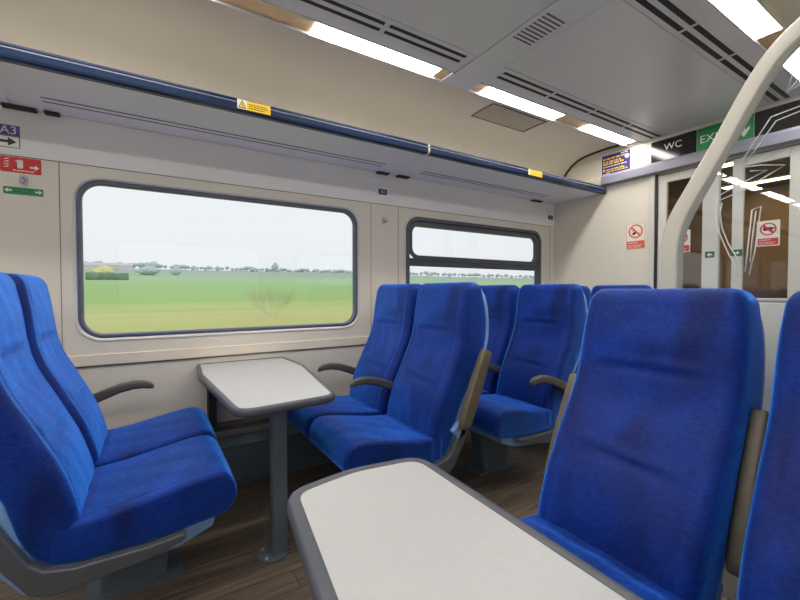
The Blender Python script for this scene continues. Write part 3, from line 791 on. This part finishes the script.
def cushion_mesh():
    rings = []
    xs = [-0.06 + 0.46 * i / 44 for i in range(45)] + [0.40 + 0.074 * math.sin(PI / 2 * k / 14) for k in range(1, 15)]
    for x in xs:
        t, bo = sinterp(ZTOP, x), sinterp(ZBOT, x)
        c, a = (t + bo) / 2, max(0.004, (t - bo) / 2)
        q = max(0.0, (x - 0.42) / 0.054)
        hw = 0.238 - 0.020 * (1 - math.sqrt(max(0, 1 - q * q)))
        if x < 0: hw -= 0.006
        ring = []
        for dz, dy in ring_pts(a, hw, min(0.020, a * 0.8), min(0.012, a * 0.5)):
            z = c + dz
            if dz > 0:
                fr = min(1, dz / a); inner = 1 / (1 + math.exp((abs(dy) - 0.19) * 60))
                z += 0.008 * (1 - (dy / hw) ** 2) * fr
                z -= 0.0035 * (gs(dy - (hw - 0.03), 0.005) + gs(dy + (hw - 0.03), 0.005)) * fr
                z += (0.0025 * math.sin(x * 31 + dy * 17) * math.sin(dy * 21 + 1 - x * 9) - 0.006 * gs(x - 0.03, 0.02)) * inner * fr
            ring.append((x, dy, z))
        rings.append(ring)
    b = MB(); b.loft(rings); return b.me('cushion')
def pan_mesh():
    pr = [(0.405, 0.372), (0.392, 0.312), (0.285, 0.272), (0.08, 0.250), (-0.02, 0.234), (-0.07, 0.236), (-0.130, 0.262), (-0.178, 0.33), (-0.215, 0.40), (-0.205, 0.42), (-0.15, 0.36), (-0.09, 0.33), (0.0, 0.325), (0.25, 0.338), (0.36, 0.352)]
    return MB().prism(pr, -0.216, 0.216, 'y').me('seat_pan')
TR = [(-0.172, 0.490), (-0.139, 0.431), (-0.107, 0.369), (-0.074, 0.342), (-0.004, 0.326), (0.084, 0.327), (0.193, 0.327), (0.282, 0.336), (0.298, 0.332), (0.302, 0.320), (0.285, 0.310), (0.193, 0.285), (0.084, 0.274), (-0.005, 0.263), (-0.052, 0.259), (-0.085, 0.266), (-0.112, 0.284), (-0.141, 0.331), (-0.171, 0.378), (-0.198, 0.43), (-0.208, 0.484), (-0.192, 0.50)]
def trim_mesh(s): return MB().prism(TR, s * 0.224, s * 0.262, 'y').me('side_trim')
def arm_up_mesh(s):
    """armrest folded up along the back"""
    c0, c1 = Vector((-0.165, 0.512)), Vector((-0.310, 0.866)); d = (c1 - c0).normalized(); n = Vector((d.y, -d.x))
    rings = []
    for u, w, th in ((-0.035, 0.012, 0.012), (-0.028, 0.024, 0.018), (0.0, 0.033, 0.021), (0.1, 0.037, 0.022), (0.22, 0.036, 0.022), (0.33, 0.032, 0.021), (0.38, 0.030, 0.020), (0.388, 0.024, 0.016)):
        c = c0 + d * u
        rings.append([(c.x + n.x * a, s * 0.0 + b_, c.y + n.y * a) for a, b_ in rrect(-w, w, -th, th, min(w, th) * 0.55, 4)])
    return MB().loft(rings).me('armrest')
def arm_down_mesh(s):
    rings = []
    for x, z, h, w in ((-0.17, 0.562, 0.028, 0.020), (-0.10, 0.587, 0.029, 0.021), (-0.02, 0.622, 0.027, 0.022), (0.06, 0.650, 0.024, 0.023), (0.12, 0.660, 0.022, 0.023), (0.165, 0.658, 0.020, 0.023), (0.195, 0.650, 0.018, 0.020), (0.208, 0.644, 0.013, 0.014), (0.213, 0.641, 0.006, 0.007)):
        rings.append([(x, b_ * 0.84, z + a) for a, b_ in rrect(-h, h, -w, w, min(w, h) * 0.6, 4)])
    return MB().loft(rings).me('armrest')
def hinge_mesh(s): return MB().prism([(-0.11, 0.47), (-0.14, 0.50), (-0.20, 0.52), (-0.235, 0.50), (-0.215, 0.46), (-0.15, 0.42)], s * 0.215, s * 0.262, 'y').me('hinge')
def pedestal_mesh(s):
    b = MB(); w = 0.055
    y = -s * 0.13
    rings = []
    for z, x0, x1 in ((0.0, 0.02, 0.25), (0.10, 0.015, 0.255), (0.27, -0.02, 0.29)):
        rings.append([(px, py + y, z) for px, py in rrect(x0, x1, -w, w, 0.02, 4)])
    b.loft(rings)
    for k in range(5):
        x = 0.05 + k * 0.04
        b.box(x, x + 0.006, y - w - 0.003, y + w + 0.003, 0.02, 0.24)
    b.box(-0.02, 0.31, y - 0.075, y + 0.075, 0, 0.012)
    return b.me('pedestal')
def bracket_mesh():
    return MB().box(-0.02, 0.16, -0.06, 0.06, 0.03, 0.245).me('frame')
SM = dict(back=backrest_mesh(), shell=shell_mesh(), cush=cushion_mesh(), pan=pan_mesh())
for k in ('back', 'shell', 'cush'):
    for p in SM[k].polygons: p.use_smooth = True
for s in (-1, 1):
    SM['trim', s] = trim_mesh(s); SM['up', s] = arm_up_mesh(s); SM['down', s] = arm_down_mesh(s); SM['hinge', s] = hinge_mesh(s); SM['ped', s] = pedestal_mesh(s)
MATS = {'back': 'velour', 'shell': 'paleblue', 'cush': 'velour', 'pan': 'paleblue', 'trim': 'greytrim', 'up': 'taupe', 'down': 'taupe_dk', 'hinge': 'paleblue', 'ped': 'heater'}
for k, me in SM.items(): me.materials.append(M[MATS[k if isinstance(k, str) else k[0]]])

def bev(o, w, seg=2):
    md = o.modifiers.new('bevel', 'BEVEL'); md.width = w; md.segments = seg; md.limit_method = 'ANGLE'; md.angle_limit = math.radians(35); return o
def seat(label, x, y, rz, side, aisle, arms, pedestal=True, tilt=0.0, zs=1.0):
    """side: local y sign of the aisle side. arms: list of (sign, 'up'/'down', material or None)"""
    o = tag(empty('train_seat', (x, y, 0), (0, 0, rz)), label, 'seat', 'blue train seats')
    b = link('backrest', SM['back'], None, o); link('cushion', SM['cush'], None, o)
    sh = link('back_shell', SM['shell'], None, o)
    o.scale.z = zs
    if tilt:
        for q in (b, sh): q.matrix_local = Matrix.Translation((0, 0, 0.45)) @ Matrix.Rotation(-math.radians(tilt), 4, 'Y') @ Matrix.Translation((0, 0, -0.45))
    bev(link('seat_pan', SM['pan'], None, o), 0.008)
    if aisle: bev(link('side_trim', SM['trim', side], None, o), 0.009, 3)
    for s, st in arms:
        a = link('armrest', SM[st, s], None, o); a.location.y = s * (0.285 if (st == 'up' and s == side) else 0.260)
        autosmooth(a, 50)
        if st == 'up':
            if s == side:
                hg = bev(link('armrest_hinge', SM['hinge', s], None, a), 0.006); hg.location.y = -a.location.y
    if pedestal: link('pedestal', SM['ped', side], None, o)
    return o
AY, WY = 1.81, 2.33          # aisle and window seat centres, window side
seat('blue velour aisle seat at lower left facing the small table', -0.20, AY, 0, -1, True, [], zs=1.018)
seat('blue velour window seat at far left below the red sign', -0.195, WY, 0, -1, False, [(1, 'down')], pedestal=False, zs=1.018)
seat('blue aisle seat between the two tables, armrest folded up on its right', 1.18, AY, PI, 1, True, [(1, 'up'), (-1, 'down')])
seat('blue window seat tucked between small table and wall pillar', 1.18, WY, PI, 1, False, [(-1, 'down')], pedestal=False)
s2 = seat('blue aisle seat in second row under the small window, grey pedestal showing', 2.08, AY, PI, 1, True, [(1, 'down'), (-1, 'down')])
seat('blue window seat in second row under the small window, half hidden', 2.08, WY, PI, 1, False, [(-1, 'down')], pedestal=False)
seat('blue aisle seat in the last row before the end wall, barely visible', 2.98, AY, PI, 1, True, [(1, 'up')])
seat('blue window seat in the last row before the end wall, barely visible', 2.98, WY, PI, 1, False, [(-1, 'down')], pedestal=False)
seat('large blue seat nearest the camera, right behind the big front table', 1.075, 0.643, PI, -1, True, [(-1, 'up'), (1, 'up')], tilt=4.2, zs=0.984)
seat('blue seat cut off by the right edge of the picture', 1.065, 0.110, PI, -1, False, [], pedestal=False, tilt=4.2, zs=0.984)
# clear reservation holder on second-row aisle seat
b = MB(); b.box(-0.355, -0.347, -0.075, 0.035, 1.15, 1.238); b.box(-0.355, -0.338, 0.028, 0.035, 1.15, 1.246); b.build('ticket_holder', M['clear'], s2)

# ------------------------------------------------------------------ tables
def round_poly(pts, rad, seg=8):
    out = []; n = len(pts)
    for i in range(n):
        p = Vector(pts[i]); a = Vector(pts[i - 1]); c = Vector(pts[(i + 1) % n]); r = rad[i]
        if r <= 0: out.append(tuple(p)); continue
        u = (a - p).normalized(); v = (c - p).normalized(); ang = u.angle(v); d = min(r / math.tan(ang / 2), (a - p).length * .49, (c - p).length * .49)
        p0 = p + u * d; p1 = p + v * d
        for k in range(seg + 1):
            tt = k / seg; out.append(tuple(p0 * (1 - tt) ** 2 + p * 2 * tt * (1 - tt) + p1 * tt ** 2))
    return out
def inset(poly, d):
    n = len(poly); out = []
    for i in range(n):
        p = Vector(poly[i]); a = Vector(poly[i - 1]); c = Vector(poly[(i + 1) % n])
        e1 = (p - a); e2 = (c - p)
        n1 = Vector((-e1.y, e1.x)).normalized(); n2 = Vector((-e2.y, e2.x)).normalized()
        m_ = (n1 + n2); m_ = m_ / max(0.2, m_.length_squared) * 2 if m_.length_squared > 0 else n1
        m_ = m_ * (1 / 1.0); k = d
        out.append((p.x + m_.x * k * 0.5 * 1.0, p.y + m_.y * k * 0.5 * 1.0) if False else (p.x + m_.x * k, p.y + m_.y * k))
    return out
def table(name, label, origin, outline, rad, leg_xy, zt=0.73, edge=0.022, th=0.036):
    """outline counter-clockwise in world X,Y"""
    o = tag(empty(name, (origin[0], origin[1], 0)), label, 'table')
    P0 = [(x - origin[0], y - origin[1]) for x, y in round_poly(outline, rad)]
    area = sum(P0[i - 1][0] * P0[i][1] - P0[i][0] * P0[i - 1][1] for i in range(len(P0)))
    if area < 0: P0 = P0[::-1]
    I = lambda d: inset(P0, d)
    MB().prism(I(edge), zt - 0.03, zt - 0.002).build('tabletop', M['laminate'], o)
    prof = [(edge, -0.0015), (edge - 0.003, 0.0), (0.010, 0.001), (0.004, -0.003), (0.0, -0.010), (0.0, -th + 0.010), (0.004, -th + 0.003), (0.012, -th), (edge + 0.04, -th)]
    b = MB(); band_loft(b, [[(x, y, zt + dz) for x, y in I(d)] for d, dz in prof])
    autosmooth(b.build('edging', M['edging'], o), 60)
    MB().prism(I(edge + 0.03), zt - th - 0.004, zt - 0.031).build('underside', M['leg'], o)
    lx, ly = leg_xy[0] - origin[0], leg_xy[1] - origin[1]
    lg = MB().prism(rrect(lx - 0.034, lx + 0.034, ly - 0.03, ly + 0.03, 0.012, 4), 0.0, zt - th - 0.003).build('leg', M['leg'], o)
    b = MB(); b.disc((lx - 0.028, ly), 0.066, 0, 0.010, 36); autosmooth(b.build('foot_plate', M['heater'], o), 40)
    for k in (1, 2):
        an = PI / 4 + k * PI / 2
        b = MB(); b.disc((lx - 0.028 + 0.050 * math.cos(an), ly + 0.050 * math.sin(an)), 0.007, 0.010, 0.017, 6); b.build('bolt', M['hook'], o)
    return o
tb = table('window_table', 'small white topped table fixed under the big window', (0.52, 2.2), [(0.243, YW - 0.001), (0.222, 2.40), (0.270, 1.575), (0.695, 1.612), (0.800, 2.36), (0.778, YW - 0.001)], [0.02, 0.10, 0.085, 0.085, 0.10, 0.02], (0.485, 1.80))
MB().box(0.30 - 0.52, 0.345 - 0.52, 0.46, 0.548, 0.345, 0.69).build('wall_bracket', M['dark'], tb)
table('front_table', 'large white topped table in the bottom foreground with grey edging', (0.43, 0.3), [(0.095, YO + 0.002), (0.252, 0.893), (0.43, 0.926), (0.632, 0.900), (0.60, YO + 0.002)], [0.01, 0.08, 0.25, 0.08, 0.01], (0.44, 0.66), edge=0.028)

# ------------------------------------------------------------------ outside
def gz(y):
    if y < 22: return -2.1
    tt = (y - 22) / 378.0
    return -2.1 + 22.5 * tt ** 1.25 if tt <= 1 else 20.4 - (tt - 1) * 60
xs = [-420 + 30 * i for i in range(60)]; ys = [4 + 4 * i for i in range(12)] + [52 + 14 * i for i in range(30)]
v = [(x, y, gz(y) + 0.6 * math.sin(x * 0.011) * min(1, y / 200) + 0.5 * math.sin(x * .023 + y * .01) * min(1, y / 200)) for y in ys for x in xs]
nx = len(xs)
f = [(j * nx + i, j * nx + i + 1, (j + 1) * nx + i + 1, (j + 1) * nx + i) for j in range(len(ys) - 1) for i in range(nx - 1)]
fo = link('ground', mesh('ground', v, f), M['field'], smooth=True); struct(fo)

def blob_tree_mesh(seed, conic=False):
    rnd = random.Random(seed); bm = bmesh.new()
    for k in range(7):
        r = rnd.uniform(0.24, 0.36); th_ = rnd.uniform(0, 2 * PI); rr = rnd.uniform(0, 0.28)
        Mx = Matrix.Translation((rr * math.cos(th_), rr * math.sin(th_), rnd.uniform(0.35, 0.72))) @ Matrix.Diagonal((r, r, r * rnd.uniform(0.8, 1.1), 1))
        bmesh.ops.create_icosphere(bm, subdivisions=2, radius=1.0, matrix=Mx)
    for vv in bm.verts:
        vv.co += Vector((rnd.uniform(-1, 1), rnd.uniform(-1, 1), rnd.uniform(-1, 1))) * 0.035
    me = bpy.data.meshes.new('crown'); bm.to_mesh(me); bm.free(); return me
CROWNS = [blob_tree_mesh(i) for i in range(5)]
for c in CROWNS: c.materials.append(M['tree'])
TRK = MB().tube([(0, 0, -0.05), (0, 0, 0.5)], [0.05, 0.03], 6).me('trunk'); TRK.materials.append(M['trunk'])
def tree(x, y, h, w, label, group, mat=None, k=0, name='tree'):
    o = tag(empty(name, (x, y, gz(y))), label, 'tree' if name == 'tree' else 'bush', group)
    me = CROWNS[k % 5]
    if mat is not None: me = me.copy(); me.materials.clear(); me.materials.append(mat)
    c = link('crown', me, None, o); c.scale = (w, w, h)
    if name == 'tree':
        tk = link('trunk', TRK, None, o); tk.scale = (h * 0.7, h * 0.7, h)
    return o
def dir_x(px, y, X0=0):      # x at which pixel column px meets distance y
    q = (px - 400) / FPX; s_, c_ = math.sin(yaw), math.cos(yaw)
    return y * (q * s_ + c_) / (s_ - q * c_)
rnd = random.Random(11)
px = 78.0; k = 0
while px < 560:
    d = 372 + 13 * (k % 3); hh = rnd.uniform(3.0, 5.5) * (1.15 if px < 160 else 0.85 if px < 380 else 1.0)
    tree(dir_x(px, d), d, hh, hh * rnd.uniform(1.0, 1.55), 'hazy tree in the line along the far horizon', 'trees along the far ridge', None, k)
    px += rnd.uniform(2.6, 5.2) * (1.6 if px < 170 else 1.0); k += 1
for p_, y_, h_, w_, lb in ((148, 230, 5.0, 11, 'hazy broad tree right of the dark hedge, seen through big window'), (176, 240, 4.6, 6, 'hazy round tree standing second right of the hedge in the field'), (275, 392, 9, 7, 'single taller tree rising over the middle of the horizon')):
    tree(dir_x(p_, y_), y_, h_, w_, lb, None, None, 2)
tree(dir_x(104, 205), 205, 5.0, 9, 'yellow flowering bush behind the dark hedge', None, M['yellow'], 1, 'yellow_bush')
hx0, hx1 = dir_x(86, 165), dir_x(129, 165)
b = MB(); rr = random.Random(5); rings = []
for i in range(25):
    x = hx0 + (hx1 - hx0) * i / 24
    rings.append([(x, 165 + 0.9 * math.cos(a_) * rr.uniform(.9, 1.1), gz(165) - 0.1 + (1.4 + 1.4 * math.sin(a_)) * rr.uniform(.94, 1.06)) for a_ in [2 * PI * q / 14 for q in range(14)]])
b.loft(rings); tag(b.build('hedge', M['hedge'], smooth=True), 'dark clipped hedge in the green field, left in big window', 'hedge')
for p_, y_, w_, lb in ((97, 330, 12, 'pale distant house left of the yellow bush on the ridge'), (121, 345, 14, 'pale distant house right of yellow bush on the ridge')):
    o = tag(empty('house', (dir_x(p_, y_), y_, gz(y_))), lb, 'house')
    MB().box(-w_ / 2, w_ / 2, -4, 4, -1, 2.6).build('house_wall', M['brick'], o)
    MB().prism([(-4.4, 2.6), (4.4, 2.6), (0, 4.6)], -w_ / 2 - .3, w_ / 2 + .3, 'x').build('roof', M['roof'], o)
# bare brown shrub by the line
b = MB(); rs = random.Random(9); cx, cy = dir_x(272, 42), 42
def twig(p, d, l, r, lv):
    e = p + d * l
    b.tube([p, (p + e) / 2 + Vector((rs.uniform(-1, 1), rs.uniform(-1, 1), rs.uniform(-1, 1))) * l * .06, e], [r, r * .8, r * .55], 4, False)
    if lv:
        for _ in range(4):
            nd = (d + Vector((rs.uniform(-1, 1), rs.uniform(-1, 1), rs.uniform(-.5, .9))) * 0.75).normalized(); twig(p + d * l * rs.uniform(.45, 1), nd, l * rs.uniform(.5, .75), r * .6, lv - 1)
for _ in range(7): twig(Vector((0, 0, -0.1)), Vector((rs.uniform(-1.2, 1.2), rs.uniform(-.7, .7), 1)).normalized(), 1.7, 0.012, 4)
sh = b.build('bare_shrub', M['twig']); sh.location = (cx, cy, gz(cy)); tag(sh, 'bare brown shrub near the line, right of middle in big window', 'shrub')

# ------------------------------------------------------------------ world, camera, view
w = bpy.data.worlds.new('World'); sc.world = w; w.use_nodes = True
nt = w.node_tree; bg = nt.nodes['Background']
tc = nt.nodes.new('ShaderNodeTexCoord'); sp = nt.nodes.new('ShaderNodeSeparateXYZ'); r = nt.nodes.new('ShaderNodeValToRGB')
mp = nt.nodes.new('ShaderNodeMapping'); mp.inputs['Scale'].default_value = (1, 1, 5)
n = nt.nodes.new('ShaderNodeTexNoise'); n.inputs['Scale'].default_value = 1.6; n.inputs['Detail'].default_value = 3
nt.links.new(tc.outputs['Generated'], mp.inputs['Vector']); nt.links.new(mp.outputs['Vector'], n.inputs['Vector'])
nt.links.new(tc.outputs['Generated'], sp.inputs[0])
md = nt.nodes.new('ShaderNodeMath'); md.operation = 'MULTIPLY_ADD'; md.inputs[1].default_value = 0.16; nt.links.new(n.outputs['Fac'], md.inputs[0]); nt.links.new(sp.outputs['Z'], md.inputs[2])
nt.links.new(md.outputs[0], r.inputs['Fac'])
r.color_ramp.elements[0].position = 0.05; r.color_ramp.elements[0].color = lin(228, 230, 233)
r.color_ramp.elements[1].position = 0.5; r.color_ramp.elements[1].color = lin(240, 244, 250)
nt.links.new(r.outputs['Color'], bg.inputs['Color']); bg.inputs['Strength'].default_value = 1.04

cam = bpy.data.cameras.new('Camera'); cam.sensor_width = 36; cam.lens = 18.0; cam.clip_start = 0.02; cam.clip_end = 2000
co = bpy.data.objects.new('Camera', cam); COL.objects.link(co)
co.location = (0, 0, HC); co.rotation_euler = (PI / 2 - pit, 0, yaw - PI / 2)
sc.camera = co
sc.view_settings.view_transform = 'Standard'; sc.view_settings.look = 'None'; sc.view_settings.gamma = 1; sc.view_settings.exposure = 0.12
sc.view_settings.use_curve_mapping = False
sc.cycles.use_denoising = True
sc.cycles.max_bounces = 10; sc.cycles.diffuse_bounces = 6; sc.cycles.transparent_max_bounces = 16
sc.cycles.caustics_reflective = False; sc.cycles.caustics_refractive = False
sc.cycles.sample_clamp_indirect = 4
